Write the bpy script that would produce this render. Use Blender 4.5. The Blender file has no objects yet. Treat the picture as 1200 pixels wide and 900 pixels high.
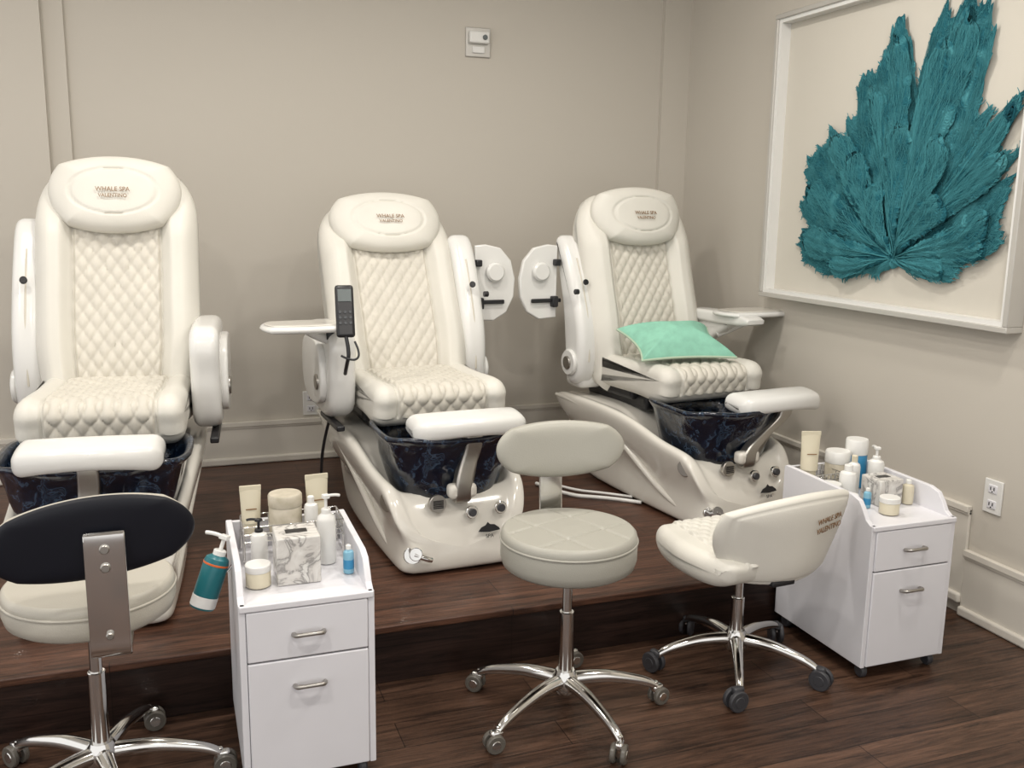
import bpy, bmesh, math, random
from mathutils import Vector, Matrix
random.seed(7)
C=bpy.context.collection
scene=bpy.context.scene
try:
    scene.view_settings.view_transform='Standard'
    scene.view_settings.look='None'
except Exception: pass
PZ=.183; XR=2.604; YB=4.513; YP=2.56

# ---------------- materials ----------------
def mat(name,col,rough=.5,metal=0,bump=0,bscale=200,var=0,vscale=5,coat=0,spec=.5,trans=0):
    m=bpy.data.materials.new(name);m.use_nodes=True
    nt=m.node_tree;b=nt.nodes["Principled BSDF"]
    b.inputs["Base Color"].default_value=(*col,1);b.inputs["Roughness"].default_value=rough
    b.inputs["Metallic"].default_value=metal;b.inputs["Specular IOR Level"].default_value=spec
    b.inputs["Coat Weight"].default_value=coat;b.inputs["Transmission Weight"].default_value=trans
    tc=nt.nodes.new("ShaderNodeTexCoord")
    if var or bump==0:
        n=nt.nodes.new("ShaderNodeTexNoise");n.inputs["Scale"].default_value=vscale;n.inputs["Detail"].default_value=4
        nt.links.new(tc.outputs["Object"],n.inputs["Vector"])
        r=nt.nodes.new("ShaderNodeValToRGB")
        v=max(var,.02)
        r.color_ramp.elements[0].color=(*[c*(1-v) for c in col],1);r.color_ramp.elements[0].position=.3
        r.color_ramp.elements[1].color=(*[min(1,c*(1+v)) for c in col],1);r.color_ramp.elements[1].position=.7
        nt.links.new(n.outputs["Fac"],r.inputs["Fac"]);nt.links.new(r.outputs["Color"],b.inputs["Base Color"])
    if bump:
        n=nt.nodes.new("ShaderNodeTexNoise");n.inputs["Scale"].default_value=bscale;n.inputs["Detail"].default_value=3
        nt.links.new(tc.outputs["Object"],n.inputs["Vector"])
        bp=nt.nodes.new("ShaderNodeBump");bp.inputs["Strength"].default_value=bump;bp.inputs["Distance"].default_value=.002
        nt.links.new(n.outputs["Fac"],bp.inputs["Height"]);nt.links.new(bp.outputs["Normal"],b.inputs["Normal"])
    return m
def ramp_mat(name,stops,rough,scale,detail=6,dist=0,coat=0,bump=0,tex="noise",stretch=(1,1,1),spec=.5):
    m=bpy.data.materials.new(name);m.use_nodes=True
    nt=m.node_tree;b=nt.nodes["Principled BSDF"];b.inputs["Roughness"].default_value=rough;b.inputs["Coat Weight"].default_value=coat
    b.inputs["Specular IOR Level"].default_value=spec
    tc=nt.nodes.new("ShaderNodeTexCoord");mp=nt.nodes.new("ShaderNodeMapping");mp.inputs["Scale"].default_value=stretch
    nt.links.new(tc.outputs["Object"],mp.inputs["Vector"])
    n=nt.nodes.new("ShaderNodeTexNoise");n.inputs["Scale"].default_value=scale;n.inputs["Detail"].default_value=detail;n.inputs["Distortion"].default_value=dist
    nt.links.new(mp.outputs["Vector"],n.inputs["Vector"])
    r=nt.nodes.new("ShaderNodeValToRGB")
    while len(r.color_ramp.elements)<len(stops): r.color_ramp.elements.new(.5)
    for e,(p,c) in zip(r.color_ramp.elements,stops): e.position=p;e.color=(*c,1)
    nt.links.new(n.outputs["Fac"],r.inputs["Fac"]);nt.links.new(r.outputs["Color"],b.inputs["Base Color"])
    if bump:
        bp=nt.nodes.new("ShaderNodeBump");bp.inputs["Strength"].default_value=bump;bp.inputs["Distance"].default_value=.004
        nt.links.new(n.outputs["Fac"],bp.inputs["Height"]);nt.links.new(bp.outputs["Normal"],b.inputs["Normal"])
    return m
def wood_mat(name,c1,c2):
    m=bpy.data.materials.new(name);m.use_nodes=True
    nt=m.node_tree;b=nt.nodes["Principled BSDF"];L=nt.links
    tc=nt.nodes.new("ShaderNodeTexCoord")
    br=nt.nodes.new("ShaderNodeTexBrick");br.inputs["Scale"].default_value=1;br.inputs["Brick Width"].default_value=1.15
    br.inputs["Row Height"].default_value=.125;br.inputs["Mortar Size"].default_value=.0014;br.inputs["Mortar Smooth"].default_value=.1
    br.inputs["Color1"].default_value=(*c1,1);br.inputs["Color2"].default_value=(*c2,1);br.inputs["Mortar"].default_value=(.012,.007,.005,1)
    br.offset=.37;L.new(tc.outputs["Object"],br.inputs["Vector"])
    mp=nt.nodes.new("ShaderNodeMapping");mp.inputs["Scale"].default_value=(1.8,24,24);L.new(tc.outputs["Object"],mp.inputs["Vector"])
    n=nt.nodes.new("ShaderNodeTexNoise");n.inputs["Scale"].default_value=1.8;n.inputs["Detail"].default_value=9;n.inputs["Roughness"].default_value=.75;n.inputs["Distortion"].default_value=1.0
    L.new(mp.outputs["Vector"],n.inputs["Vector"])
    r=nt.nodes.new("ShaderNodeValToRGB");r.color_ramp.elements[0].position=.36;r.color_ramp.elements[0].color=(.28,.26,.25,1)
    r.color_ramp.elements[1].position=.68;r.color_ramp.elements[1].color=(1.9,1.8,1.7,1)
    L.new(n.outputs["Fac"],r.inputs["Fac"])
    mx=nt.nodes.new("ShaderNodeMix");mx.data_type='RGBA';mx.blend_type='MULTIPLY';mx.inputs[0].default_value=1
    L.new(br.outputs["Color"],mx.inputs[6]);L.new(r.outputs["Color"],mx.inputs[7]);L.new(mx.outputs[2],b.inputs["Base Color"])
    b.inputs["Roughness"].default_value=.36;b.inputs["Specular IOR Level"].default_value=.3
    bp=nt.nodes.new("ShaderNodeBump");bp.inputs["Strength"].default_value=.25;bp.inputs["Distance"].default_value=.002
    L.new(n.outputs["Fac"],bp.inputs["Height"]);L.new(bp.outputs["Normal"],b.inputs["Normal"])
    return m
M={}
M['wall']=mat("wall_paint",(.52,.485,.425),.75,bump=.12,bscale=120)
M['trim']=mat("trim_paint",(.64,.605,.54),.5)
M['ceil']=mat("ceiling_paint",(.75,.73,.7),.8)
M['floor']=wood_mat("dark_plank_floor",(.050,.028,.019),(.080,.046,.031))
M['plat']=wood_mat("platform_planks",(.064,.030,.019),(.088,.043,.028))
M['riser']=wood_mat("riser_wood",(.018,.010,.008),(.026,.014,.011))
M['leather']=mat("white_leather",(.665,.645,.585),.45,bump=.2,bscale=350,var=.03,vscale=6,spec=.35)
M['leatherq']=mat("quilted_leather",(.60,.57,.50),.5,bump=.2,bscale=350,var=.06,vscale=14,spec=.3)
M['leatherp']=mat("white_leather_panel",(.58,.54,.46),.45,bump=.25,bscale=350,var=.05,vscale=9)
M['plastic']=mat("white_plastic",(.72,.715,.69),.22,coat=.2)
M['base']=mat("pearl_gelcoat",(.70,.675,.615),.16,coat=.4)
M['cab']=mat("white_laminate",(.69,.685,.715),.35)
M['gap']=mat("dark_gap",(.03,.03,.03),.7)
M['black']=mat("black_plastic",(.012,.012,.014),.35)
M['blackv']=mat("black_vinyl",(.006,.007,.012),.45,spec=.3)
M['chrome']=mat("chrome",(.72,.71,.69),.12,metal=1)
M['steel']=mat("brushed_nickel",(.42,.40,.37),.35,metal=1)
M['taupe']=mat("taupe_vinyl",(.36,.35,.305),.42,bump=.2,bscale=300)
M['cream']=mat("cream_vinyl",(.46,.435,.375),.4,bump=.2,bscale=300)
M['bowl']=ramp_mat("navy_art_glass",[(.0,(.001,.002,.006)),(.46,(.002,.005,.014)),(.56,(.006,.014,.032)),(.61,(.045,.075,.12)),(.64,(.004,.008,.02)),(.72,(.02,.035,.06))],.08,24,9,1.2,coat=.5,bump=.8)
M['marble']=ramp_mat("white_marble",[(.3,(.68,.67,.64)),(.5,(.55,.53,.50)),(.56,(.26,.25,.24)),(.62,(.62,.61,.58))],.25,14,5,2)
M['stone']=ramp_mat("stone_jar",[(.3,(.40,.36,.27)),(.7,(.56,.51,.42))],.5,30)
M['mint']=mat("mint_fabric",(.25,.54,.41),.7,bump=.5,bscale=500,var=.10,vscale=25)
M['mintl']=mat("mint_piping",(.40,.50,.38),.7)
M['teal']=mat("teal_label",(.008,.13,.155),.35)
M['blue']=mat("blue_label",(.03,.22,.42),.35)
M['bluel']=mat("light_blue",(.2,.42,.55),.35)
M['creamp']=mat("cream_tube_plastic",(.60,.55,.42),.35)
M['wht']=mat("bottle_white",(.72,.715,.69),.3)
M['orange']=mat("orange_band",(.6,.12,.02),.4)
M['thread']=mat("bronze_thread",(.22,.12,.05),.6)
M['frame']=mat("silver_frame",(.50,.485,.45),.35,metal=.2)
M['matb']=mat("linen_mat_board",(.56,.53,.465),.9,bump=.2,bscale=400)
M['darkm']=mat("dark_display",(.05,.055,.06),.25)
M['screen']=mat("grey_screen",(.10,.12,.12),.3)
M['gold']=mat("caster_smoke",(.11,.10,.085),.3)
M['grey']=mat("grey_rubber",(.04,.04,.045),.45)
m=ramp_mat("teal_sea_fan",[(.28,(.007,.055,.075)),(.48,(.018,.115,.145)),(.70,(.075,.27,.30))],.85,9,10,1.2,bump=.6)
nt=m.node_tree;b=nt.nodes["Principled BSDF"];b.inputs["Specular IOR Level"].default_value=.12
vo=nt.nodes.new("ShaderNodeTexVoronoi");vo.feature='DISTANCE_TO_EDGE';vo.inputs["Scale"].default_value=85
tc=nt.nodes.new("ShaderNodeTexCoord");nt.links.new(tc.outputs["Object"],vo.inputs["Vector"])
bp=nt.nodes.new("ShaderNodeBump");bp.inputs["Strength"].default_value=1;bp.inputs["Distance"].default_value=.006;bp.invert=True
nt.links.new(vo.outputs["Distance"],bp.inputs["Height"]);nt.links.new(bp.outputs["Normal"],b.inputs["Normal"])
M['coral']=m
M['vein']=mat("sea_fan_vein",(.050,.21,.24),.85,spec=.15)
M['lamp']=mat("lamp_glow",(1,.95,.85),.5)
M['lamp'].node_tree.nodes["Principled BSDF"].inputs["Emission Color"].default_value=(1,.93,.82,1)
M['lamp'].node_tree.nodes["Principled BSDF"].inputs["Emission Strength"].default_value=4

# ---------------- builders ----------------
def empty(name,loc=(0,0,0),rotz=0,parent=None,rot=None,scale=1):
    o=bpy.data.objects.new(name,None);C.objects.link(o);o.location=loc;o.rotation_euler=rot or (0,0,rotz);o.parent=parent
    o.scale=scale if isinstance(scale,tuple) else (scale,)*3;o.empty_display_size=.1;return o
def mk(name,verts,faces,m,parent=None,loc=(0,0,0),rot=(0,0,0),smooth=True,sub=0,bevel=0,sharp=40):
    me=bpy.data.meshes.new(name);me.from_pydata([tuple(v) for v in verts],[],faces);me.validate();me.update()
    bm=bmesh.new();bm.from_mesh(me);bmesh.ops.recalc_face_normals(bm,faces=bm.faces);bm.to_mesh(me);bm.free()
    o=bpy.data.objects.new(name,me);C.objects.link(o);o.location=loc;o.rotation_euler=rot;o.parent=parent
    me.materials.append(M[m] if isinstance(m,str) else m)
    if smooth:
        for p in me.polygons:p.use_smooth=True
        try: me.set_sharp_from_angle(angle=math.radians(sharp))
        except Exception: pass
    if bevel:
        md=o.modifiers.new("b","BEVEL");md.width=bevel;md.segments=3;md.limit_method='ANGLE'
    if sub:
        md=o.modifiers.new("s","SUBSURF");md.levels=sub;md.render_levels=sub
    return o
def box(name,dims,loc,m,parent=None,bevel=.003,rot=(0,0,0)):
    x,y,z=[d/2 for d in dims]
    v=[(-x,-y,-z),(x,-y,-z),(x,y,-z),(-x,y,-z),(-x,-y,z),(x,-y,z),(x,y,z),(-x,y,z)]
    f=[(0,3,2,1),(4,5,6,7),(0,1,5,4),(1,2,6,5),(2,3,7,6),(3,0,4,7)]
    return mk(name,v,f,m,parent,loc,rot,smooth=bevel>0,bevel=bevel,sharp=60)
def lathe(name,prof,m,parent=None,loc=(0,0,0),rot=(0,0,0),seg=40,disp=None):
    v=[];f=[]
    for i,(r,z) in enumerate(prof):
        for j in range(seg):
            a=2*math.pi*j/seg;p=[r*math.cos(a),r*math.sin(a),z]
            if disp: p[2]+=disp(p[0],p[1],r,z)
            v.append(p)
    n=len(prof)
    for i in range(n-1):
        for j in range(seg):
            f.append((i*seg+j,i*seg+(j+1)%seg,(i+1)*seg+(j+1)%seg,(i+1)*seg+j))
    f.append(tuple(range(seg)));f.append(tuple((n-1)*seg+j for j in range(seg)))
    return mk(name,v,f,m,parent,loc,rot,sharp=38)
def cyl(name,r,h,loc,m,parent=None,rot=(0,0,0),b=.002,seg=32):
    return lathe(name,[(r-b,-h/2),(r,-h/2+b),(r,h/2-b),(r-b,h/2)],m,parent,loc,rot,seg)
def tube(name,pts,r,m,parent=None,loc=(0,0,0),rot=(0,0,0),cyclic=False,smooth=True,flat=None):
    cu=bpy.data.curves.new(name,"CURVE");cu.dimensions='3D';cu.bevel_resolution=4;cu.use_fill_caps=True
    rs=r if isinstance(r,(list,tuple)) else [r]*len(pts);R=max(rs);cu.bevel_depth=R
    if smooth:
        s=cu.splines.new('NURBS');s.points.add(len(pts)-1);s.use_endpoint_u=True;s.order_u=min(3,len(pts));s.use_cyclic_u=cyclic;s.resolution_u=8
    else:
        s=cu.splines.new('POLY');s.points.add(len(pts)-1);s.use_cyclic_u=cyclic
    for p,q,rr in zip(s.points,pts,rs): p.co=(*q,1);p.radius=rr/R
    o=bpy.data.objects.new(name,cu);cu.materials.append(M[m]);C.objects.link(o);o.parent=parent;o.location=loc;o.rotation_euler=rot
    return o
def multitube(name,plist,r,m,parent=None,loc=(0,0,0),rot=(0,0,0),res=2):
    cu=bpy.data.curves.new(name,"CURVE");cu.dimensions='3D';cu.bevel_resolution=res;cu.use_fill_caps=True;cu.bevel_depth=r
    for pts in plist:
        s=cu.splines.new('POLY');s.points.add(len(pts)-1)
        for i,(p,q) in enumerate(zip(s.points,pts)):
            p.co=(q[0],q[1],q[2],1);p.radius=q[3] if len(q)>3 else 1
    o=bpy.data.objects.new(name,cu);cu.materials.append(M[m]);C.objects.link(o);o.parent=parent;o.location=loc;o.rotation_euler=rot
    return o
def catmull(pts,n):
    P=[Vector(p) for p in pts];k=len(P);d=[]
    for i in range(k):
        p0,p1,p2,p3=P[i-1],P[i],P[(i+1)%k],P[(i+2)%k]
        for t in range(16):
            t/=16
            d.append(.5*((2*p1)+(-p0+p2)*t+(2*p0-5*p1+4*p2-p3)*t*t+(-p0+3*p1-3*p2+p3)*t**3))
    L=[0]
    for i in range(len(d)): L.append(L[-1]+(d[(i+1)%len(d)]-d[i]).length)
    out=[];j=0
    for q in range(n):
        s=L[-1]*q/n
        while L[j+1]<s:j+=1
        t=(s-L[j])/max(1e-9,L[j+1]-L[j]);out.append(d[j].lerp(d[(j+1)%len(d)],t))
    return out
def psolid(name,prof,w,m,parent=None,loc=(0,0,0),rot=(0,0,0),nx=12,r=.02,n=64,smooth=True,disp=None,post=None,nr=5,panel=None):
    """closed (y,z) profile swept along x with rounded ends"""
    P=catmull(prof,n) if smooth else [Vector(p) for p in prof]
    n=len(P);A=sum(P[i].x*P[(i+1)%n].y-P[(i+1)%n].x*P[i].y for i in range(n))
    N=[]
    for i in range(n):
        t=(P[(i+1)%n]-P[i-1]).normalized() if smooth else ((P[(i+1)%n]-P[i]).normalized()+(P[i]-P[i-1]).normalized())
        nn=Vector((t.y,-t.x)) if A>0 else Vector((-t.y,t.x))
        if not smooth:
            c=(P[(i+1)%n]-P[i]).normalized().dot((P[i]-P[i-1]).normalized())
            nn=nn.normalized()/max(.3,math.sqrt(max(0,(1+c)/2)))
        N.append(nn)
    cols=[]
    for i in range(nr+1):
        th=math.pi/2*(1-i/nr);cols.append((-(w/2-r)-r*math.sin(th),r*(1-math.cos(th))))
    for i in range(1,nx): cols.append((-(w/2-r)+(w-2*r)*i/nx,0))
    cols+= [(-x,q) for x,q in reversed(cols[:nr+1])]
    v=[];f=[];pi=[]
    for x,ins in cols:
        for p,q in zip(P,N):
            d=-ins
            if disp:d+=disp(x,p.x,p.y,q)
            u=p+q*d;c=[x,u.x,u.y]
            if post:c=post(*c)
            v.append(c)
    k=len(cols)
    for i in range(k-1):
        for j in range(n):
            if panel and panel((cols[i][0]+cols[i+1][0])/2,P[j].x,P[j].y,N[j]): pi.append(len(f))
            f.append((i*n+j,i*n+(j+1)%n,(i+1)*n+(j+1)%n,(i+1)*n+j))
    f.append(tuple(range(n)));f.append(tuple((k-1)*n+j for j in range(n)))
    o=mk(name,v,f,m,parent,loc,rot,sharp=50 if smooth else 8)
    if panel:
        o.data.materials.append(M['leatherq'])
        for q in pi:o.data.polygons[q].material_index=1
    return o
def pad(name,w,h,t,m,parent=None,loc=(0,0,0),rot=(0,0,0),c=.5,p=5,q=2,n=40,tb=None,post=None,disp=None,mback=None):
    """cushion in xz, front face toward -y"""
    tb=t if tb is None else tb
    v=[];f=[];idx={}
    g=[math.sin(math.pi/2*(-1+2*i/n)) for i in range(n+1)]
    def P(s,u,side):
        e=max(abs(s),abs(u));th=max(0,1-e**p)**(1/q)
        x=w/2*s*math.sqrt(1-c*u*u/2);z=h/2*u*math.sqrt(1-c*s*s/2)
        y=-(t*th) if side==0 else tb*th
        if disp and side==0:y-=disp(x,z,e)
        r=[x,y,z]
        if post:r=post(*r)
        return r
    for side in(0,1):
        for i in range(n+1):
            for j in range(n+1):
                if side==1 and (i in(0,n) or j in(0,n)): idx[(1,i,j)]=idx[(0,i,j)];continue
                idx[(side,i,j)]=len(v);v.append(P(g[i],g[j],side))
    for side in(0,1):
        for i in range(n):
            for j in range(n):
                f.append((idx[(side,i,j)],idx[(side,i+1,j)],idx[(side,i+1,j+1)],idx[(side,i,j+1)]))
    o=mk(name,v,f,m,parent,loc,rot,sharp=80)
    if mback:
        o.data.materials.append(M[mback])
        for pl in o.data.polygons:
            if pl.index>=n*n:pl.material_index=1
    return o
def sm(a,b,x):
    t=min(1,max(0,(x-a)/(b-a)));return t*t*(3-2*t)
def quilt(u,v,pu,pv,d):
    a=u/pu+v/pv;b_=u/pu-v/pv
    return d*((abs(math.sin(math.pi*a))*abs(math.sin(math.pi*b_)))**.38)
def text(name,body,size,m,parent,loc,rot,ext=.0006):
    cu=bpy.data.curves.new(name,"FONT");cu.body=body;cu.size=size;cu.align_x='CENTER';cu.align_y='CENTER';cu.extrude=ext
    cu.materials.append(M[m]);o=bpy.data.objects.new(name,cu);C.objects.link(o);o.parent=parent;o.location=loc;o.rotation_euler=rot;return o
def slab(name,x0,x1,y0,y1,z0,z1,m,parent=None,bevel=0):
    return box(name,(x1-x0,y1-y0,z1-z0),((x0+x1)/2,(y0+y1)/2,(z0+z1)/2),m,parent,bevel)

# ---------------- room ----------------
XL=-3.0;YF=-1.6;ZC=2.75
slab("floor",XL,XR,YF,YB,-.06,0,'floor')
pl=empty("platform_step")
slab("deck",XL,XR-.001,YP+.02,YB-.001,0.001,PZ,'plat',pl)
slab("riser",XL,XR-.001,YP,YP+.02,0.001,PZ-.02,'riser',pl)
slab("nosing",XL,XR-.001,YP-.010,YP+.03,PZ-.022,PZ+.0005,'plat',pl,.004)
slab("wall_back",XL,XR+.1,YB,YB+.1,0,ZC,'wall')
slab("wall_right",XR,XR+.1,YF,YB,0,ZC,'wall')
slab("ceiling",XL,XR+.1,YF,YB+.1,ZC,ZC+.08,'ceil')
slab("trim_1",XL,-.44,YB-.05,YB,PZ,ZC,'wall')
slab("trim_2",-.44,-.355,YB-.02,YB,PZ,ZC,'wall')
slab("trim_3",2.45,XR,YB-.03,YB,PZ,ZC,'wall')
def baseboard(name,along,a0,a1,z0,z1):
    e=empty(name)
    def s(n,d,za,zb,bv=.002):
        if along=='x': slab(n,a0,a1,YB-d-(.05 if a1<-.4 else 0),YB-.0005,za,zb,'trim',e,bv)
        else: slab(n,XR-d,XR-.0005,a0,a1,za,zb,'trim',e,bv)
    s("board",.012,z0,z1-.012);s("cap",.022,z1-.022,z1);s("bead",.017,z1-.032,z1-.02);s("shoe",.026,z0,z0+.035,.008)
baseboard("baseboard_back",'x',-.44,XR-.02,PZ,.388)
baseboard("baseboard_left",'x',XL,-.441,PZ,.388)
baseboard("baseboard_right",'y',2.40,YB-.03,PZ-.14,.40)
baseboard("baseboard_front",'y',YF,2.40,0.0,.243)
def outlet(name,loc,rz):
    e=empty(name,loc,rz)
    box("plate",(.074,.008,.118),(0,-.004,0),'wht',e,.003)
    for dz in(-.027,.027):
        box("receptacle",(.036,.006,.03),(0,-.008,dz),'cab',e,.004)
        for dx in(-.007,.007): box("slot",(.003,.002,.011),(dx,-.0115,dz+.002),'black',e,0)
        cyl("ground_hole",.0025,.002,(0,-.0115,dz-.009),'black',e,(math.pi/2,0,0),.0005,12)
outlet("wall_outlet",(.62,YB,.46),0)
outlet("wall_outlet",(XR,2.317,.46),math.radians(-90))
e=empty("wall_sensor",(1.455,YB,2.18))
box("plate",(.125,.012,.135),(0,-.006,0),'frame',e,.004)
box("module",(.10,.03,.055),(0,-.025,.02),'wht',e,.008)
cyl("eye",.012,.01,(.025,-.042,.02),'screen',e,(math.pi/2,0,0))
box("lower_button",(.06,.01,.03),(0,-.015,-.035),'wht',e,.003)

# lights
def area(name,loc,size,power,col=(1,.95,.88),rot=(0,0,0)):
    l=bpy.data.lights.new(name,'AREA');l.shape='DISK';l.size=size;l.energy=power;l.color=col
    o=bpy.data.objects.new(name,l);C.objects.link(o);o.location=loc;o.rotation_euler=rot;return o
for i,(x,y,p) in enumerate([(-.9,2.9,15),(.35,2.9,15),(1.55,2.9,16),(-.6,1.0,19),(1.0,1.0,19),(-1.8,1.8,13),(1.9,1.6,15),(.3,-.6,18)]):
    e=empty("recessed_light",(x,y,ZC))
    lathe("trim_ring",[(.055,-.001),(.075,-.012),(.085,-.006),(.085,-.001)],'ceil',e,seg=32)
    cyl("lens",.055,.006,(0,0,-.004),'lamp',e)
    area("downlight",(x,y,ZC-.03),.16,p)
w=bpy.data.worlds.new("w");scene.world=w;w.use_nodes=True
w.node_tree.nodes["Background"].inputs[0].default_value=(1,.985,.965,1);w.node_tree.nodes["Background"].inputs[1].default_value=1.25

# ---------------- pedicure chair ----------------
def spa_chair(loc,rz,scale,recline,left,right,remote=False,foot=(0,0,0),sx=0,bs=1.0,bwd=1.0,tw=.30,hw=.475):
    E=empty("pedicure_spa_chair",loc,rz,scale=scale)
    st=[(-.05,.03,.13,.175,.19),(-.035,.008,.20,.21,.235),(.0,0,.275,.222,.25),(.05,0,.300,.226,.258),(.14,0,.31,.228,.265),(.24,0,.325,.23,.272),(.36,0,.36,.23,.282),
        (.5,0,.385,.228,.292),(.7,0,.392,.22,.30),(.86,.0,.39,.205,.295),(.97,.06,.385,.19,.285),(1.04,.17,.37,.19,.27),(1.07,.26,.345,.19,.25)]
    V=[];F=[];ring=None
    for (y,zb,zt,hb,ht) in st:
        inner=sm(.03,.12,y)*(1-sm(.40,.50,y));zi=zt-.012-inner*.12-(.03 if y<.03 else 0)
        half=[(0,zb),(hb*.6,zb),(hb*.93,zb+.002),(hb,zb+.02),(hb*.985,zb+(zt-zb)*.22),(hb*.95,zb+(zt-zb)*.42),(ht*.90,zb+(zt-zb)*.62),(ht*.985,zb+(zt-zb)*.84),(ht,zt-.012),(ht-.02,zt),(ht-.045,zt-.008),(ht-.06,zi+.01),(ht*.5,zi),(0,zi)]
        full=half+[(-x,z) for x,z in reversed(half[1:-1])]
        k=len(full)
        lean=.16*(1-sm(-.05,.35,y))
        V+=[(x,y+lean*z,z) for x,z in full]
    for i in range(len(st)-1):
        for j in range(k): F.append((i*k+j,i*k+(j+1)%k,(i+1)*k+(j+1)%k,(i+1)*k+j))
    F.append(tuple(range(k)));F.append(tuple((len(st)-1)*k+j for j in range(k)))
    mk("base_shell",V,F,'base',E,sub=2,sharp=180)
    for s in(-1,1):
        tube("side_swoosh",[(s*.275,1.02,.36),(s*.285,.8,.365),(s*.270,.58,.31),(s*.242,.40,.19),(s*.225,.25,.10),(s*.213,.10,.05),(s*.19,.0,.03)],[.008,.014,.016,.014,.012,.009,.005],'base',E)
    box("seat_carriage",(.40,.48,.07),(sx,.72,.405),'black',E,.02)
    box("seat_rail",(.46,.34,.05),(sx,.72,.435),'black',E,.015)
    # basin
    seg=72;rings=[(.60,.20),(.70,.21),(.80,.28),(.885,.36),(.945,.43),(1.0,.448),(1.03,.456),(1.02,.466),(.97,.466),(.93,.452),(.86,.38),(.76,.28),(.55,.235)]
    V=[];F=[]
    for ri,(s,z) in enumerate(rings):
        for j in range(seg):
            a=2*math.pi*j/seg;ca,sa=math.cos(a),math.sin(a);ex=2/3.2
            wv=1+(.012*math.sin(9*a+z*18)+.008*math.sin(17*a-z*30))*(1 if .22<z<.45 else .25)
            V.append((.236*bs*s*wv*math.copysign(abs(ca)**ex,ca),.21+.22*s*wv*math.copysign(abs(sa)**ex,sa),z-.006+.004*math.sin(5*a)*(z>.44)))
    for i in range(len(rings)-1):
        for j in range(seg):F.append((i*seg+j,i*seg+(j+1)%seg,(i+1)*seg+(j+1)%seg,(i+1)*seg+j))
    F.append(tuple(range(seg)));F.append(tuple((len(rings)-1)*seg+j for j in range(seg)))
    mk("foot_basin",V,F,'bowl',E,sharp=180)
    tube("basin_faucet",[(.10,.40,.45),(.10,.40,.50),(.10,.37,.515),(.10,.34,.50)],.009,'chrome',E)
    def knob(x,z,r,m1,m2,y=None):
        yy=-.052+.16*z if y is None else y
        cyl("control_ring",r,.014,(x,yy,z),m1,E,(math.radians(80),0,0))
        cyl("control_cap",r*.62,.022,(x,yy-.004,z),m2,E,(math.radians(80),0,0))
    knob(.03,.20,.022,'chrome','grey');knob(.135,.205,.022,'chrome','grey')
    cyl("drain_jet",.03,.02,(-.085,.005,.235),'steel',E,(math.radians(80),0,0));
    for a in range(5): box("jet_slot",(.036,.004,.003),(-.085,-.008,.223+a*.006),'black',E,0)
    cyl("side_jet",.034,.02,(-.235,.07,.24),'steel',E,(math.radians(85),0,math.radians(-60)))
    cyl("spray_seat",.03,.02,(-.18,-.02,.075),'chrome',E,(math.radians(80),0,math.radians(-15)))
    cyl("spray_head",.022,.05,(-.175,-.045,.085),'chrome',E,(math.radians(70),0,math.radians(-20)))
    tube("spray_handle",[(-.185,-.06,.09),(-.15,-.075,.075),(-.13,-.07,.068)],.009,'chrome',E)
    pts=[(-.04,0),(-.028,.014),(-.012,.02),(-.004,.03),(.004,.022),(.02,.02),(.036,.008),(.04,0),(.0,-.004)]
    mk("emblem",[(x,0,z) for x,z in pts]+[(x,.003,z) for x,z in pts],[tuple(range(9)),tuple(range(9,18))]+[(i,(i+1)%9,9+(i+1)%9,9+i) for i in range(9)],'black',E,(.085,-.045,.135),(math.radians(-9),0,0),smooth=False)
    text("emblem_text","SPA",.018,'black',E,(.085,-.049,.118),(math.radians(81),0,0))
    # footrest
    fx,fy,fz=foot
    def fpost(x,y,z):
        t=x/.2
        if z<0: z*=.75+.35*abs(t)**2
        return [x,y+.045*t*t-.0,z-.018*t*t+ (.004)]
    prof=[(-.07,-.005),(-.062,.03),(-.03,.042),(.03,.042),(.062,.03),(.07,-.005),(.055,-.03),(0,-.034),(-.055,-.03)]
    psolid("footrest_pad",prof,.41,'plastic',E,(fx,.03+fy,.488+fz),(math.radians(6),0,0),nx=20,r=.035,n=48,post=fpost,nr=7)
    psolid("footrest_arm",[(-.02,.24),(-.025,.30),(-.005,.38),(-.01,.47+fz),(.025,.47+fz),(.03,.38),(.02,.30),(.02,.24)],.06,'steel',E,(0,fy*.6,0),nx=2,r=.01,n=40,post=lambda x,y,z:[x+fx*sm(.28,.44,z),y,z])
    box("footrest_foot",(.10,.05,.05),(0,.0,.275),'base',E,.015)
    # seat
    sp=[(.28,.51),(.275,.545),(.30,.575),(.36,.583),(.55,.575),(.78,.575),(.80,.55),(.80,.46),(.76,.445),(.5,.445),(.36,.435),(.31,.445),(.285,.47)]
    def sdisp(x,y,z,q):
        front=1 if (q.y>-.3 and y<.78) else 0
        s=.0
        ax=abs(x)
        if front:
            msk=(1-sm(.158,.168,ax))*(1-sm(.70,.76,y))
            s+=msk*quilt(x,y-z,.052,.066,.011)
            s-=.007*math.exp(-((ax-.17)/.005)**2)
            s+=.010*sm(.17,.21,ax)
        return s
    psolid("seat_cushion",sp,.508*bwd,'leather',E,(sx,0,0),nx=150,r=.045,n=230,disp=sdisp,nr=7,panel=lambda x,y,z,q:abs(x)<.165 and q.y>-.3 and y<.79)
    # back
    B=empty("backrest",(sx,.745,.50),parent=E,rot=(math.radians(-recline),0,0))
    bp=[(0,-.02),(-.018,.12),(-.02,.25),(-.008,.42),(.0,.6),(.01,.74),(.035,.80),(.07,.815),(.105,.79),(.12,.6),(.12,.3),(.11,.0),(.06,-.05)]
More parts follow.
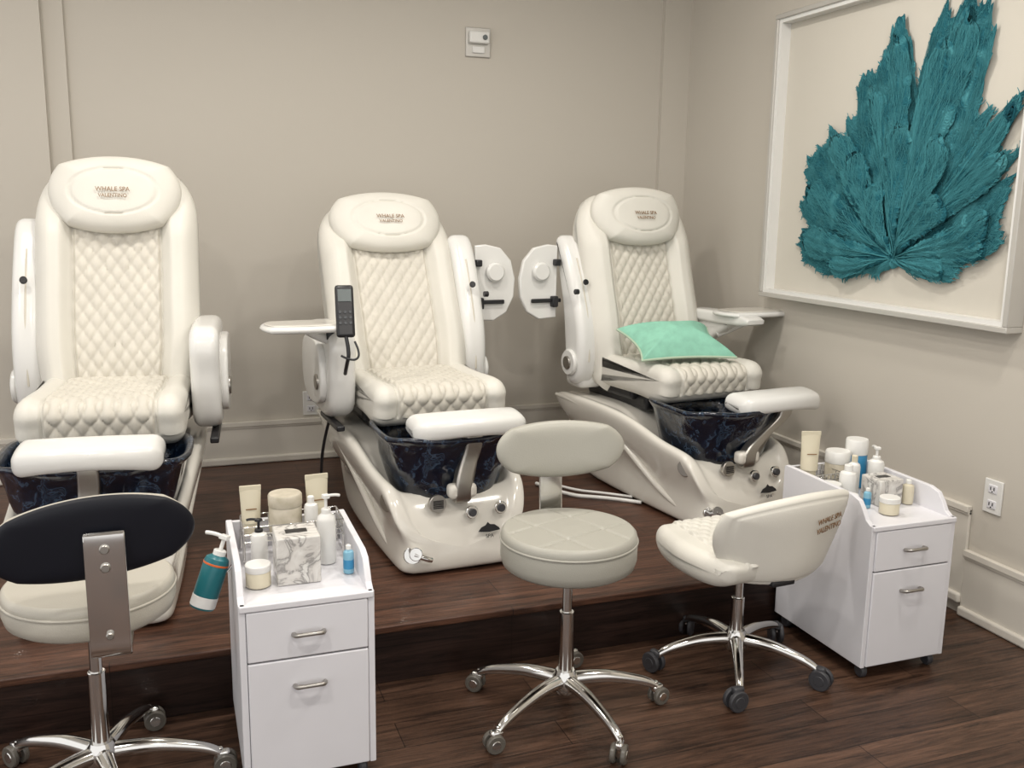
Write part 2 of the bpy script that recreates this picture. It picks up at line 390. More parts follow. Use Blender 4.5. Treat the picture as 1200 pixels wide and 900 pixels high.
    def bdisp(x,y,z,q):
        if q.x>-.3: return 0
        ax=abs(x)
        wq=.148
        msk=(1-sm(wq-.006,wq+.002,ax))
        s=msk*quilt(x,z,.048,.066,.011)
        s-=.007*math.exp(-((ax-wq-.006)/.004)**2)
        s+=.045*sm(wq,wq+.05,ax)*(1-.55*sm(.22,.29,ax))*(1-sm(.55,.72,z))
        return s
    def bpost(x,y,z):
        l=max(0,z);k=.93+.07*sm(0,.22,l)
        if l>.58: k*=1-.34*min(1,(l-.58)/.24)**3
        return [x*k,y,z]
    psolid("back_cushion",bp,.57*bwd,'leather',B,nx=150,r=.05,n=230,disp=bdisp,post=bpost,nr=7,panel=lambda x,y,z,q:abs(x)<.151 and q.x<-.3)
    psolid("back_shell",[(.10,.0),(.10,.4),(.10,.74),(.125,.77),(.15,.7),(.155,.4),(.145,.05),(.12,-.02)],.50,'plastic',B,nx=6,r=.04,n=50,post=bpost)
    def hdisp(x,z,e):
        return -.007*math.exp(-((math.hypot(x/.19,z/.10)-.80)/.025)**2)
    pad("headrest",hw,.27,.05,'leather',B,(0,-.025,.70),(math.radians(-4),0,0),c=.8,p=4,q=2.2,n=70,tb=.035,post=lambda x,y,z:[x*(1+.10*z/.13),y+.45*x*x,z],disp=hdisp)
    text("embroidery_top","WHALE SPA",.022,'thread',B,(0,-.083,.705),(math.radians(86),0,0))
    text("embroidery_low","VALENTINO",.018,'thread',B,(0,-.084,.683),(math.radians(86),0,0))
    AX=.312
    def raised(s,tray):
        G=empty("arm_group",(sx,0,0),parent=E)
        pr=[(.80,.46),(.77,.55),(.775,.70),(.83,.86),(.90,1.0),(.955,1.08),(1.0,1.10),(1.02,1.06),(.985,.93),(.94,.78),(.915,.62),(.90,.50),(.86,.44)]
        psolid("raised_armrest",pr,.105,'plastic',G,(s*AX,0,0),nx=4,r=.035,n=70,nr=6)
        tube("arm_seam",[(s*AX,.768,.55),(s*AX,.773,.70),(s*AX,.828,.86),(s*AX,.90,1.0)],.004,'leatherp',G)
        cyl("arm_pivot",.06,.02,(s*(AX+.057),.845,.54),'plastic',G,(0,math.pi/2,0),.006)
        cyl("arm_pivot_cap",.03,.012,(s*(AX+.069),.845,.54),'steel',G,(0,math.pi/2,0),.003)
        cyl("arm_button",.013,.01,(s*AX,.815,.90),'black',G,(math.radians(70),0,0))
        box("arm_mount",(.14,.14,.10),(s*(AX-.045),.87,.47),'plastic',G,.03)
        if tray:
            cyl("pivot_bolt",.012,.02,(s*(AX+.055),.80,.86),'black',G,(0,math.pi/2,0))
            T=empty("folded_tray",(s*(AX+.065),.97,.89),parent=G)
            o=[(0,-.16),(.09,-.165),(.15,-.13),(.185,-.06),(.19,.02),(.17,.10),(.12,.155),(.05,.17),(0,.165)]
            o=[(s*a,b) for a,b in o]
            nn=len(o)
            mk("tray_plate",[(x,-.012,z) for x,z in o]+[(x,.012,z) for x,z in o],[tuple(range(nn)),tuple(range(nn,2*nn))]+[(i,(i+1)%nn,nn+(i+1)%nn,nn+i) for i in range(nn)],'plastic',T,bevel=.006)
            cyl("cup_recess",.042,.03,(s*.09,-.025,.05),'plastic',T,(math.pi/2,0,0),.008)
            box("hinge_bar",(.15,.012,.018),(s*.06,-.022,-.08),'black',T,.004)
            box("hinge_block",(.03,.03,.05),(s*.02,-.025,-.085),'black',T,.006)
            box("hinge_block",(.03,.03,.03),(s*.01,-.025,.09),'black',T,.006)
    def tray_on(s,G,dx):
        T=empty("side_tray",(s*(AX+.085)+dx,.50,.775),parent=G)
        pad("tray_top",tw,.21,.014,'plastic',T,(s*.02,0,.01),(math.radians(-90),0,0),c=.55,p=10,n=24)
        pad("tray_rim",tw-.03,.18,.003,'base',T,(s*.02,0,.024),(math.radians(-90),0,0),c=.6,p=10,n=20)
        return T
    def lowered(s,tray):
        G=empty("arm_group",(sx,0,0),parent=E)
        pr=[(.50,.62),(.49,.70),(.52,.755),(.60,.77),(.86,.77),(.93,.74),(.96,.65),(.95,.52),(.90,.44),(.78,.42),(.62,.42),(.53,.46),(.505,.54)]
        psolid("lowered_armrest",pr,.10,'plastic',G,(s*AX,0,0),nx=4,r=.03,n=70,nr=6)
        psolid("arm_side_cover",[(.58,.50),(.57,.62),(.62,.70),(.74,.72),(.88,.70),(.92,.6),(.88,.5),(.74,.46)],.03,'plastic',G,(s*(AX+.06),0,0),nx=2,r=.01,n=50)
        cyl("arm_pivot_cap",.03,.012,(s*(AX+.077),.62,.56),'steel',G,(0,math.pi/2,0),.003)
        box("arm_underbar",(.03,.30,.02),(s*(AX+.025),.60,.41),'black',G,.005)
        if tray:
            T=tray_on(s,G,-.04)
            tube("tray_arm",[(-s*.09,.06,-.05),(-s*.04,.05,-.03),(s*.0,.02,-.005)],.018,'plastic',T)
            cyl("tray_knuckle",.018,.03,(-s*.09,.04,-.03),'black',T)
    def slim(s):
        G=empty("arm_group",(sx,0,0),parent=E)
        psolid("slim_armrest",[(.42,.725),(.42,.76),(.60,.77),(.84,.765),(.86,.735),(.80,.72),(.60,.715)],.10,'plastic',G,(s*AX,0,0),nx=3,r=.015,n=50)
        psolid("arm_support",[(.55,.73),(.60,.68),(.70,.62),(.78,.52),(.86,.46),(.92,.48),(.90,.56),(.84,.66),(.82,.735)],.06,'plastic',G,(s*AX,0,0),nx=3,r=.02,n=50)
        T=tray_on(s,G,.0);T.location[1]=.55;T.location[2]=.755
        tube("tray_arm",[(-s*.10,.10,-.09),(-s*.04,.06,-.06),(s*.06,.02,-.005)],.022,'plastic',T)
    for s,k in((-1,left),(1,right)):
        if 's' in k: slim(s)
        elif 'r' in k: raised(s,'t' in k)
        else: lowered(s,'t' in k)
    if remote:
        R=empty("remote_control",(-.325+sx,.40,.79),parent=E,rot=(math.radians(-18),0,math.radians(-8)))
        box("handset",(.066,.022,.19),(0,0,.06),'black',R,.012)
        box("display",(.048,.003,.045),(0,-.012,.115),'screen',R,.002)
        for i in range(3):
            for j in range(3): cyl("button",.006,.004,(-.018+.018*i,-.012,.055-.02*j),'darkm',R,(math.pi/2,0,0),.001,12)
        tube("holder_stem",[(0,.0,-.03),(.01,.0,-.09),(.0,.02,-.13),(-.0,.10,-.15)],.007,'black',R)
        tube("holder_loop",[(.03,0,-.05),(.05,-.01,-.1),(.02,-.01,-.125),(-.02,0,-.1)],.004,'black',R)
        tube("power_cord",[(-.06,.62,.01),(-.065,.60,.15),(-.06,.58,.3),(-.04,.52,.42)],.006,'black',E,(-.27,.1,0))
    return E
CZ=PZ+.001
spa_chair((-.245,2.80,CZ),math.radians(-5),(.97,1.03,1.05),15,'r','l',foot=(.01,-.03,0),bs=1.17,hw=.46)
spa_chair((.90,2.93,CZ),math.radians(3),1.0,24,'lt','rt',remote=True,foot=(.045,0,0),sx=.03)
spa_chair((2.09,3.02,CZ),math.radians(7),1.0,13,'rt','s',foot=(.185,0,-.015),sx=.055,bwd=1.04,tw=.37)

# mint pillow on right chair
P=empty("throw_pillow",(2.03,3.50,.842),math.radians(-4))
def pp(x,y,z):
    return [x*(1-.10*(1-(z/.12)**2)),y,z*(1-.14*(1-(x/.205)**2))]
PR=(math.radians(-72),0,0)
pad("pillow_body",.41,.30,.095,'mint',P,(0,0,0),PR,c=.0,p=1.9,q=1.25,n=40,post=pp,tb=.04)
el=[(-.205+.41*i/40,-.15) for i in range(41)]+[(.205,-.15+.30*i/20) for i in range(1,21)]+[(.205-.41*i/40,.15) for i in range(1,41)]+[(-.205,.15-.30*i/20) for i in range(1,20)]
tube("piping",[tuple(pp(x,0,z)) for x,z in el],.005,'mintl',P,rot=PR,cyclic=True)

# ---------------- stools ----------------
def star_base(E,angles,R,wheel,hubz=.10,colh=.4,wm='grey'):
    for i,a in enumerate(angles):
        a=math.radians(a);c,s=math.cos(a),math.sin(a)
        tube("leg_%d"%(i+1),[(c*.02,s*.02,hubz),(c*R*.35,s*R*.35,hubz+.005),(c*R*.7,s*R*.7,hubz-.012),(c*R*.93,s*R*.93,hubz-.03),(c*R,s*R,hubz-.045)],[.021,.019,.015,.013,.011],'chrome',E)
        W=empty("caster_%d"%(i+1),(c*R,s*R,0),a+random.uniform(-1.2,1.2),parent=E)
        cyl("stem",.007,.03,(0,0,hubz-.045),'chrome',W)
        box("fork",(.036,.022,.022),(.006,0,wheel*2-.004),'chrome' if wm!='grey' else 'grey',W,.007)
        for dy in(-.014,.014):
            cyl("wheel",wheel,.014,(.012,dy,wheel),wm,W,(math.pi/2,0,0),.003)
            cyl("hubcap",wheel*.55,.017,(.012,dy,wheel),'chrome' if wm!='grey' else 'grey',W,(math.pi/2,0,0),.003)
    lathe("hub",[(.03,hubz-.035),(.038,hubz-.02),(.036,hubz+.012),(.026,hubz+.03)],'chrome',E)
    cyl("gas_column",.020,colh*.62,(0,0,hubz+colh*.31),'chrome',E)
    cyl("gas_piston",.014,colh,(0,0,hubz+colh*.5),'chrome',E)
def round_seat(E,z,r,th,m,tuft):
    def d(x,y,rr,zz):
        if zz<z-.012 or rr>r*.93: return 0
        g=0
        for a in(math.radians(20),math.radians(110)):
            u=x*math.cos(a)+y*math.sin(a)
            for o in((-.065,.065) if tuft==2 else (0,)): g+=math.exp(-((u-o)/.004)**2)
        return -.005*min(1,g)+.006*(1-min(1,rr/r))
    pr=[(.05,z-th),(r*.90,z-th),(r*.97,z-th+.01),(r,z-th+.03),(r*1.0,z-.035),(r*.99,z-.027),(r*1.0,z-.022),(r*.985,z-.008),(r*.95,z-.001)]
    pr+=[(r*.95*(1-i/60)+.0005,z+.0) for i in range(1,61)]
    lathe("seat",pr,m,E,seg=160,disp=d if tuft else None)
    tube("seat_piping",[(r*1.0*math.cos(2*math.pi*i/40),r*1.0*math.sin(2*math.pi*i/40),z-.026) for i in range(40)],.0035,m,E,cyclic=True)
    cyl("seat_plate",.09,.012,(0,0,z-th-.005),'black',E)
    box("lever",(.11,.012,.008),(-.08,.02,z-th-.02),'black',E,.003,rot=(0,math.radians(20),math.radians(20)))
# middle
S=empty("round_rolling_stool",(.995,2.24,0))
star_base(S,[207,279,351,63,135],.27,.026,colh=.33,wm='gold')
round_seat(S,.545,.187,.105,'taupe',2)
pad("backrest",.385,.165,.028,'taupe',S,(.05,.20,.715),(math.radians(-8),0,math.radians(-6)),c=.85,p=4,n=36,post=lambda x,y,z:[x,y-.6*x*x,z+.1*x*x])
psolid("back_bracket",[(.10,.425),(.17,.425),(.215,.46),(.225,.55),(.235,.72),(.245,.72),(.235,.54),(.225,.45),(.18,.415),(.10,.415)],.07,'chrome',S,(.04,0,0),nx=2,r=.003,n=60)
# left
S=empty("round_rolling_stool",(-.205,2.265,0))
star_base(S,[212,284,356,68,140],.27,.028,colh=.34,wm='gold')
round_seat(S,.545,.187,.085,'cream',0)
pad("backrest",.41,.185,.014,'blackv',S,(.03,-.225,.71),(math.radians(7),math.radians(-4),math.radians(3)),c=.9,p=6,n=36,tb=.03,mback='cream',post=lambda x,y,z:[x,y+.55*x*x,z-.35*x*x+.004])
psolid("back_bracket",[(-.08,.465),(-.19,.46),(-.235,.475),(-.243,.52),(-.245,.70),(-.257,.735),(-.262,.70),(-.258,.51),(-.25,.46),(-.19,.445),(-.08,.45)],.08,'chrome',S,(.055,0,0),nx=2,r=.003,n=80)
for dz in(.70,.66): cyl("bolt",.010,.012,(.055,-.262,dz),'steel',S,(math.pi/2,0,0))
cyl("bolt",.008,.012,(.055,-.262,.51),'steel',S,(math.pi/2,0,0))
# right
S=empty("rolling_pedicure_stool",(1.60,2.31,0))
star_base(S,[168,240,312,24,96],.25,.032,colh=.22)
F=empty("seat_group",(0,0,0),math.radians(4),parent=S)
def s3(x,y,z,q):
    s=0
    if q.y>.2 and abs(x)<.12: s=quilt(x,y,.045,.055,.008)
    return s
psolid("seat",[(-.19,.40),(-.185,.425),(-.14,.437),(0,.437),(.14,.437),(.19,.425),(.2,.395),(.18,.36),(.1,.345),(-.1,.345),(-.17,.365)],.40,'leather',F,(-.03,0,0),nx=90,r=.04,n=150,disp=s3,
    post=lambda x,y,z:[x*math.sqrt(max(.05,1-(y/.24)**2*.6)),y,z],nr=6)
BG=empty("back_group",(.03,-.17,0),math.radians(2),parent=F)
pad("backrest",.46,.275,.028,'leather',BG,(0,-.03,.485),(math.radians(8),math.radians(-2),0),c=.66,p=5,n=50,tb=.03,post=lambda x,y,z:[x*(1+1.7*z),y+1.4*x*x,z-.02*(x/.2)**2],
    disp=lambda x,z,e:-.004*math.exp(-((e-.88)/.02)**2))
text("back_text_top","WHALE SPA",.024,'thread',BG,(.10,-.055,.540),(math.radians(95),math.radians(-1),math.radians(16)))
text("back_text_low","VALENTINO",.024,'thread',BG,(.10,-.053,.513),(math.radians(95),math.radians(-1),math.radians(16)))
box("seat_plate",(.16,.16,.02),(0,0,.335),'black',F,.004)
box("back_link",(.08,.14,.015),(0,-.13,.355),'black',F,.004)

# ---------------- trolleys ----------------
def trolley(loc,rz=0,d=.415):
    E=empty("salon_trolley",loc,rz);w=.316;z0=.045
    slab("carcass",-w/2+.012,w/2-.012,.012,d,z0,.475,'cab',E,.002)
    slab("top_shelf",-w/2+.01,w/2-.01,.004,d-.01,.475,.49,'cab',E,.002)
    side=[(.0,z0),(d,z0),(d,.565),(d-.01,.57),(.10,.565),(.065,.555),(.045,.53),(.03,.505),(.012,.494),(.0,.494)]
    for s in(-1,1): psolid("side_panel",side,.016,'cab',E,(s*(w/2-.008),0,0),nx=1,r=.0025,smooth=False,nr=3)
    slab("back_rail",-w/2+.01,w/2-.01,d-.014,d,.475,.565,'cab',E,.002)
    slab("shadow_gap",-w/2+.014,w/2-.014,.004,.013,z0+.01,.47,'gap',E,0)
    slab("drawer_top",-w/2+.017,w/2-.017,-.004,.014,.352,.476,'cab',E,.003)
    slab("drawer_bottom",-w/2+.017,w/2-.017,-.004,.014,z0+.002,.348,'cab',E,.003)
    slab("front_lip",-w/2+.002,w/2-.002,-.006,.012,.478,.494,'cab',E,.003)
    for z in(.415,.285):
        tube("drawer_pull",[(-.035,-.006,z-.004),(-.035,-.024,z),(-.015,-.028,z+.002),(.015,-.028,z+.002),(.035,-.024,z),(.035,-.006,z-.004)],[.006,.006,.005,.005,.006,.006],'steel',E)
    for x in(-w/2+.03,w/2-.03):
        for y in(.03,d-.03):
            cyl("caster_wheel",.021,.02,(x,y,.021),'grey',E,(0,math.pi/2,0),.004)
            box("caster_plate",(.03,.03,.012),(x,y,.042),'black',E,.002)
    return E
T1=trolley((.271,2.105,0));T2=trolley((2.07,2.11,0),d=.433)

def bottle(name,loc,r,h,m='wht',cap='wht',pump=False,band=None,capr=.5,rot=(0,0,0),prot=0):
    E=empty(name,loc,rot=rot)
    hb=h*.72 if pump else h*.82
    lathe("body",[(r*.6,0),(r*.95,.002),(r,.006),(r,hb*.86),(r*.9,hb*.94),(r*.5,hb),(r*.45,hb+.003)],m,E,seg=32)
    if band: cyl("label",r*1.012,hb*.45,(0,0,hb*.42),band,E)
    if pump:
        cyl("collar",r*.5,h*.08,(0,0,hb+h*.03),cap,E)
        cyl("pump_stem",r*.16,h*.16,(0,0,hb+h*.13),cap,E)
        R=empty("pump_head",(0,0,h*.96),prot,parent=E)
        box("head",(r*.7,r*.7,h*.06),(0,0,0),cap,R,.002)
        tube("spout",[(0,0,0),(r*1.0,0,.002),(r*1.6,0,-.004)],r*.16,cap,R)
    else: cyl("cap",r*capr,h*.18,(0,0,hb+h*.09),cap,E)
    return E
def jar(name,loc,r,h,m,lid):
    E=empty(name,loc)
    lathe("body",[(r*.8,0),(r,.004),(r,h*.66),(r*.96,h*.69)],m,E,seg=36)
    lathe("lid",[(r*1.0,h*.69),(r*1.03,h*.71),(r*1.03,h*.96),(r*.96,h)],lid,E,seg=36)
def squeeze(name,loc,w,h,m,cap,rz=0,band=None):
    E=empty(name,loc,rz)
    V=[];F=[];n=28;rings=8
    for i in range(rings+1):
        t=i/rings;z=.03+(h-.03)*t
        for j in range(n):
            a=2*math.pi*j/n;V.append((math.cos(a)*w/2*(.86+.14*t),math.sin(a)*w/2*(.8*(1-t)+.03),z))
    for i in range(rings):
        for j in range(n):F.append((i*n+j,i*n+(j+1)%n,(i+1)*n+(j+1)%n,(i+1)*n+j))
    F.append(tuple(range(n)));F.append(tuple(rings*n+j for j in range(n)))
    mk("tube_body",V,F,m,E)
    cyl("tube_cap",w*.36,.032,(0,0,.016),cap,E)
    box("crimp",(w*1.0,.005,.014),(0,0,h-.003),m,E,.001)
    for k in range(3): box("label_line",(w*(.5-.08*k),.001,.003),(0,-w*.31+.006*k,h*.55-.012*k),'thread',E,0)
def rack(name,x0,x1,y0,y1,z0,z1):
    E=empty(name);L=[]
    for z in(z0,z1,(z0+z1)/2): L.append([(x0,y0,z),(x1,y0,z),(x1,y1,z),(x0,y1,z),(x0,y0,z)])
    n=7
    for i in range(n+1):
        x=x0+(x1-x0)*i/n;L.append([(x,y0,z1),(x,y0,z0),(x,y1,z0),(x,y1,z1)])
    for i in range(4):
        y=y0+(y1-y0)*i/3;L.append([(x0,y,z1),(x0,y,z0),(x1,y,z0),(x1,y,z1)])
    multitube("wires",L,.0018,'chrome',E)
    for x in(x0,x1):
        for y in(y0,y1): cyl("foot",.004,z0-.491,(x,y,(z0+.491)/2),'chrome',E)
def tissue(name,loc,s,h):
    E=empty(name,loc);box("box_body",(s,s,h),(0,0,h/2),'marble',E,.004)
    box("box_opening",(s*.5,s*.25,.002),(0,0,h),'black',E,0)
Z=.4905
rack("wire_caddy",.15,.405,2.385,2.495,.545,.585)
squeeze("lotion_tube",(.175,2.455,.548),.055,.125,'creamp','creamp')
squeeze("lotion_tube",(.348,2.46,.548),.062,.14,'creamp','creamp',.1)
jar("stone_jar",(.262,2.44,.548),.043,.105,'stone','stone')
bottle("pump_bottle",(.185,2.35,Z),.021,.13,'wht','black',True,prot=2.5)
bottle("pump_bottle",(.352,2.33,Z),.024,.185,'wht','wht',True,prot=.3)
bottle("lotion_bottle",(.325,2.41,.548),.018,.10,'wht','wht')
tissue("marble_box",(.266,2.255,Z),.105,.12)
jar("cream_jar",(.17,2.225,Z),.030,.058,'creamp','wht')
bottle("nail_polish_bottle",(.392,2.24,Z),.0135,.075,'bluel','wht',False,'blue')
E=bottle("sanitizer_bottle",(.038,2.30,.42),.031,.19,'teal','wht',True,None,rot=(math.radians(-5),math.radians(20),0),prot=2.6)
cyl("orange_band",.0315,.008,(0,0,.115),'orange',E)
cyl("base_band",.0315,.03,(0,0,.02),'wht',E)
tube("bottle_hook",[(.028,0,.10),(.036,0,.10),(.04,0,.13)],.003,'chrome',E)
# right trolley
rack("wire_caddy",1.93,2.045,2.41,2.52,.53,.565)
squeeze("lotion_tube",(1.965,2.485,.535),.065,.155,'creamp','creamp',-.3)
jar("cream_jar",(1.965,2.37,Z),.032,.06,'wht','wht')
jar("stone_jar",(2.08,2.485,Z),.040,.13,'stone','wht')
bottle("lotion_bottle",(2.03,2.37,Z),.027,.115,'wht','wht')
bottle("lotion_bottle",(2.09,2.415,Z),.020,.13,'wht','creamp')
jar("cream_jar",(1.98,2.29,Z),.022,.045,'wht','wht')
bottle("pump_bottle",(2.175,2.41,Z),.026,.155,'wht','wht',True,prot=1.2)
bottle("lotion_bottle",(2.185,2.27,Z),.018,.08,'creamp','wht')
jar("labelled_cup",(2.155,2.485,Z),.036,.165,'blue','wht')
tissue("marble_box",(2.115,2.31,Z),.09,.085)
jar("cream_jar",(2.055,2.205,Z),.030,.055,'creamp','wht')
bottle("nail_polish_bottle",(2.03,2.275,Z),.012,.065,'bluel','wht',False,'blue')

# hose on platform
E=empty("drain_hose")
tube("hose",[(1.50,3.75,PZ+.012),(1.56,3.55,PZ+.012),(1.68,3.48,PZ+.012),(1.76,3.42,PZ+.012),(1.82,3.36,PZ+.012)],.008,'wht',E)
tube("hose_second",[(1.54,3.8,PZ+.012),(1.60,3.62,PZ+.012),(1.74,3.52,PZ+.012),(1.82,3.44,PZ+.012)],.006,'wht',E)

# ---------------- artwork ----------------
A=empty("framed_sea_fan_art",(XR,2.965,1.632),math.radians(-90))
W2=.685;H2=.608;D=.07
slab("frame_top",-W2,W2,-D,0,H2-.020,H2,'frame',A,.003)
slab("frame_bottom",-W2,W2,-D,0,-H2,-H2+.020,'frame',A,.003)
slab("frame_left",-W2,-W2+.020,-D,0,-H2+.020,H2-.020,'frame',A,.003)
slab("frame_right",W2-.020,W2,-D,0,-H2+.020,H2-.020,'frame',A,.003)
slab("liner_top",-W2+.020,W2-.020,-.06,-.001,H2-.036,H2-.020,'wht',A)
slab("liner_bottom",-W2+.020,W2-.020,-.06,-.001,-H2+.020,-H2+.036,'wht',A)
slab("liner_left",-W2+.020,-W2+.036,-.06,-.001,-H2+.036,H2-.036,'wht',A)
slab("liner_right",W2-.036,W2-.020,-.06,-.001,-H2+.036,H2-.036,'wht',A)
slab("mat_board",-W2+.03,W2-.03,-.012,-.001,-H2+.03,H2-.03,'matb',A)
def wl(y,z): return (2.965-y,z-1.632)
root=wl(2.86,1.235)
# silhouette of the whole fan on the wall (y,z in metres)
OUT=[(2.875,1.20),(2.905,1.183),(3.0,1.172),(3.05,1.158),(3.10,1.142),(3.18,1.152),(3.26,1.145),(3.33,1.175),(3.39,1.197),(3.45,1.279),(3.38,1.345),(3.45,1.433),(3.38,1.49),(3.42,1.561),(3.38,1.658),(3.29,1.67),(3.285,1.753),(3.20,1.75),(3.15,1.66),
(3.15,1.80),(3.14,1.879),(3.075,1.939),(3.03,1.90),(3.01,2.024),(2.96,2.09),(2.925,2.109),(2.875,2.07),(2.86,2.0),(2.84,1.90),(2.825,1.84),(2.80,1.95),(2.77,2.04),(2.72,2.11),(2.67,2.08),(2.61,2.135),(2.55,2.10),(2.52,2.057),(2.497,1.952),(2.52,1.84),(2.53,1.72),
(2.51,1.66),(2.453,1.761),(2.38,1.782),(2.36,1.732),(2.43,1.63),(2.41,1.61),(2.345,1.605),(2.36,1.531),(2.46,1.485),(2.39,1.44),(2.40,1.393),(2.375,1.31),(2.435,1.251),(2.545,1.236),(2.54,1.19),(2.582,1.163),(2.665,1.168),(2.75,1.203),(2.83,1.215)]
rnd=random.Random(3)
pol=[]
for y,z in OUT:
    x,zz=wl(y,z);a=math.atan2(zz-root[1],x-root[0])
    pol.append(((-a+math.pi*1.5)%(2*math.pi),math.hypot(x-root[0],zz-root[1])))
pol.sort()
def Rof(t):
    P2=pol
    if t<=P2[0][0] or t>=P2[-1][0]:
        a,b=P2[-1],P2[0];sp=(b[0]-a[0])%(2*math.pi);q=((t-a[0])%(2*math.pi))/max(1e-6,sp);return a[1]*(1-q)+b[1]*q
    for i in range(len(P2)-1):
        if P2[i][0]<=t<=P2[i+1][0]:
            q=(t-P2[i][0])/max(1e-6,P2[i+1][0]-P2[i][0]);return P2[i][1]*(1-q)+P2[i+1][1]*q
NA=1400;NRr=36
def octn(n,specs):
    a=[0]*n
    for st_,am in specs:
        ks=[rnd.uniform(-1,1) for _ in range(n//st_+3)];ks[n//st_]=ks[0];ks[n//st_+1]=ks[0]
        for i in range(n):
            q=i/st_;k0=int(q);f_=q-k0;f_=f_*f_*(3-2*f_);a[i]+=am*(ks[k0]*(1-f_)+ks[k0+1]*f_)
    return a
ragR=octn(NA,((28,.025),(9,.025),(4,.02),(2,.015)))
rip=octn(NA,((60,.006),(22,.0035),(8,.001)))
RA=[];
for i in range(NA):
    t=2*math.pi*i/NA;RA.append(max(.02,Rof(t)*(1+ragR[i]*1.2)))
def PT(ti,rf,lift=0):
    i=int(ti)%NA;j=(i+1)%NA;f_=ti-int(ti);R_=RA[i]*(1-f_)+RA[j]*f_;rp=rip[i]*(1-f_)+rip[j]*f_
    th=2*math.pi*ti/NA;w_=th-math.pi*1.5;a=-w_
    r_=R_*rf
    return (root[0]+r_*math.cos(a),-.026-.012*rf*(1-rf)*3-rp*min(1,r_/.15)-.004*math.sin(r_*40+th*6)-lift,root[1]+r_*math.sin(a))
LV=[(root[0],-.03,root[1])];LF=[]
for i in range(NA):
    for k in range(1,NRr+1): LV.append(PT(i,k/NRr))
for i in range(NA):
    j=(i+1)%NA;LF.append((0,1+i*NRr,1+j*NRr))
    for k in range(NRr-1): LF.append((1+i*NRr+k,1+i*NRr+k+1,1+j*NRr+k+1,1+j*NRr+k))
mk("sea_fan_body",LV,LF,'coral',A,sharp=180)
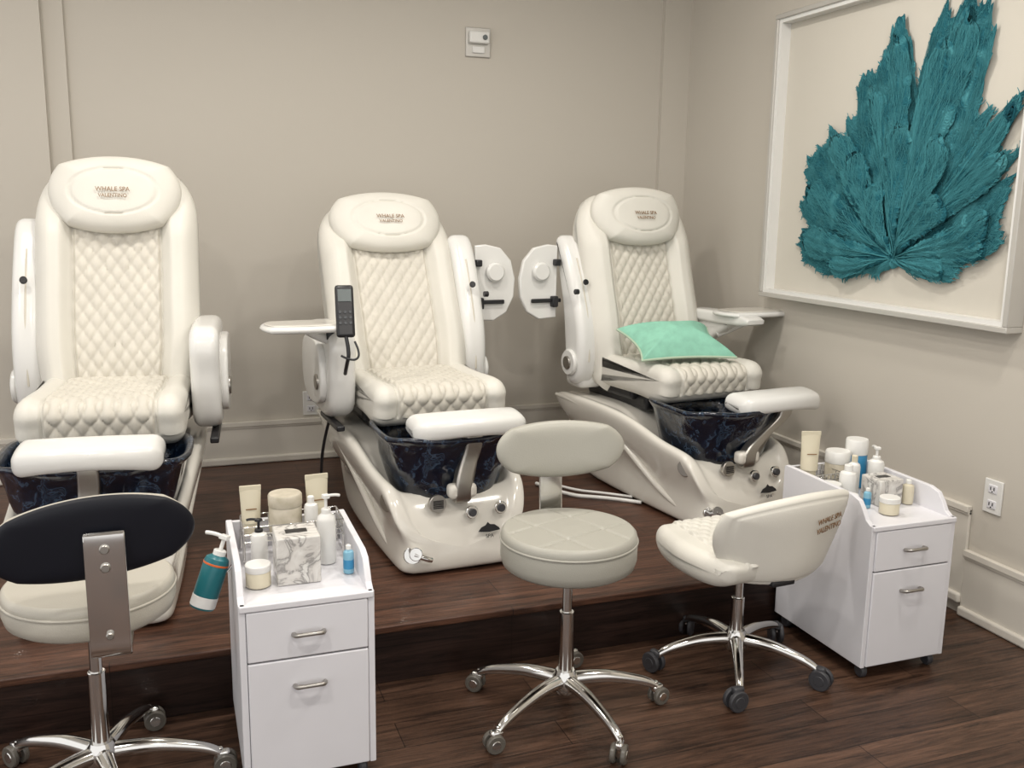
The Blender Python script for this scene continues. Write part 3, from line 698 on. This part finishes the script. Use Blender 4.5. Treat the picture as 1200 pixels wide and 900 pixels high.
# overlapping front fronds with rounded ragged ends
lobes=[((2.60,2.05),.085,.048),((2.69,1.98),.07,.056),((2.93,2.02),.065,.052),((3.04,1.86),.06,.044),((3.24,1.70),.075,.052),((3.12,1.62),.085,.060),
       ((3.38,1.50),.085,.046),((3.38,1.30),.075,.054),((3.20,1.20),.05,.058),
       ((2.40,1.73),.05,.046),((2.40,1.58),.06,.052),((2.43,1.40),.065,.054),((2.44,1.29),.06,.046),((2.60,1.20),.045,.052),
       ((2.86,1.72),.075,.062),((2.66,1.66),.075,.066),((3.0,1.50),.08,.064),((2.62,1.44),.07,.064)]
veins=[];LV=[];LF=[];NC=13
for (ty,tz),wd,dep in lobes:
    tx,tz=wl(ty,tz);dx,dz=tx-root[0],tz-root[1];L=math.hypot(dx,dz);ang=math.atan2(dz,dx)
    n=110;base=len(LV);ph=rnd.uniform(0,6);bend=rnd.uniform(-.12,.12)
    rl=octn(n+3,((14,.18),(6,.14),(3,.08),(2,.10)));rr=octn(n+3,((14,.18),(6,.14),(3,.08),(2,.10)));tipn=[rnd.uniform(-.05,.05) for _ in range(NC)]
    def prf(t): return (t**.8)*math.sqrt(max(0,1-max(0,(t-.62)/.38)**5))
    for i in range(n+1):
        t=.03+.97*i/n;prof=prf(t)
        for c_ in range(NC):
            u=-1+2*c_/(NC-1)
            e=wd*prof*(1+(rl[i] if u<0 else rr[i]))*u
            tt=t*(1+tipn[c_]*sm(.75,1,t));aa=ang+bend*math.sin(tt*3);r_=L*tt
            y0=-.03-(dep-.03)*sm(0,.3,t)-.002*math.cos(u*math.pi*3+ph+t*2)-.003*math.sin(t*9+ph)+.010*u*u
            LV.append((root[0]+r_*math.cos(aa)-math.sin(aa)*e,y0,root[1]+r_*math.sin(aa)+math.cos(aa)*e))
    for i in range(n):
        for c_ in range(NC-1):
            q=base+i*NC+c_;LF.append((q,q+NC,q+NC+1,q+1))
    def P(t,u):
        e=wd*prf(t)*u;aa=ang+bend*math.sin(t*3);r_=L*t
        y0=-.03-(dep-.03)*sm(0,.3,t)-.002*math.cos(u*math.pi*3+ph+t*2)-.003*math.sin(t*9+ph)+.010*u*u-.0015
        return (root[0]+r_*math.cos(aa)-math.sin(aa)*e,y0,root[1]+r_*math.sin(aa)+math.cos(aa)*e)
    def grow(t,u,du,rad,depth):
        pts=[]
        while t<.985 and abs(u)<1.1 and len(pts)<40:
            pts.append((*P(t,u),rad));t+=.026;u+=du+rnd.uniform(-.045,.045);rad=max(.2,rad*.94)
            if depth<3 and rnd.random()<(.42 if depth==0 else .24): grow(t,u,rnd.choice((-1,1))*rnd.uniform(.04,.11),rad*.72,depth+1)
        if len(pts)>1: veins.append(pts)
    grow(.04,0,0,1.4,0);grow(.2,.3,.015,.7,1);grow(.2,-.3,-.015,.7,1)
    for q in range(46):   # little twigs along the frond margin
        t=rnd.uniform(.45,1.0);sd=rnd.choice((-1,1));uu=sd*(.97 if t<.95 else rnd.uniform(0,.9));p=P(min(t,.985),uu)
        aa=ang+bend*math.sin(t*3)+sd*rnd.uniform(.1,.9);l=rnd.uniform(.008,.022)
        veins.append([(*p,.7),(p[0]+l*.5*math.cos(aa),p[1],p[2]+l*.5*math.sin(aa),.6),(p[0]+l*math.cos(aa-.3*sd),p[1]-.001,p[2]+l*math.sin(aa-.3*sd),.4)])
o=mk("sea_fan_fronds",LV,LF,'coral',A,sharp=180)
md=o.modifiers.new("s","SOLIDIFY");md.thickness=.002
def growb(ti,rf,dt,rad,depth):
    pts=[]
    while rf<1.02 and len(pts)<60:
        pts.append((*PT(ti%NA,rf,.002),rad));rf+=.025;ti+=dt+rnd.uniform(-4,4);rad=max(.16,rad*.955)
        if depth<3 and rnd.random()<.17: growb(ti,rf,rnd.choice((-1,1))*rnd.uniform(2,6),rad*.7,depth+1)
    if len(pts)>1: veins.append(pts)
for i in range(30): growb(NA*(i+.5)/30+rnd.uniform(-8,8),.05,0,1.1,0)
for i in range(900):
    ti=rnd.uniform(0,NA);p=PT(ti,.97);w_=2*math.pi*ti/NA-math.pi*1.5;a=-w_+rnd.uniform(-.8,.8);l=rnd.uniform(.008,.030)
    if RA[int(ti)%NA]<.08: continue
    veins.append([(*p,.75),(p[0]+l*.5*math.cos(a),p[1],p[2]+l*.5*math.sin(a),.7),(p[0]+l*math.cos(a+.3),p[1]+.001,p[2]+l*math.sin(a+.3),.45)])
multitube("sea_fan_veins",veins,.0022,'vein',A,res=1)

# ---------------- camera ----------------
yaw,pit,rol,f=.352,.185,.015,1100
Fv=Vector((math.sin(yaw)*math.cos(pit),math.cos(yaw)*math.cos(pit),-math.sin(pit)))
R=Vector((math.cos(yaw),-math.sin(yaw),0));U=R.cross(Fv)
R2=R*math.cos(rol)+U*math.sin(rol);U2=-R*math.sin(rol)+U*math.cos(rol)
cd=bpy.data.cameras.new("cam");cd.sensor_width=36;cd.lens=f/1200*36;cd.clip_start=.05
co=bpy.data.objects.new("camera",cd);C.objects.link(co)
m4=Matrix(((R2.x,U2.x,-Fv.x,0),(R2.y,U2.y,-Fv.y,0),(R2.z,U2.z,-Fv.z,1.4),(0,0,0,1)))
co.matrix_world=m4
scene.camera=co
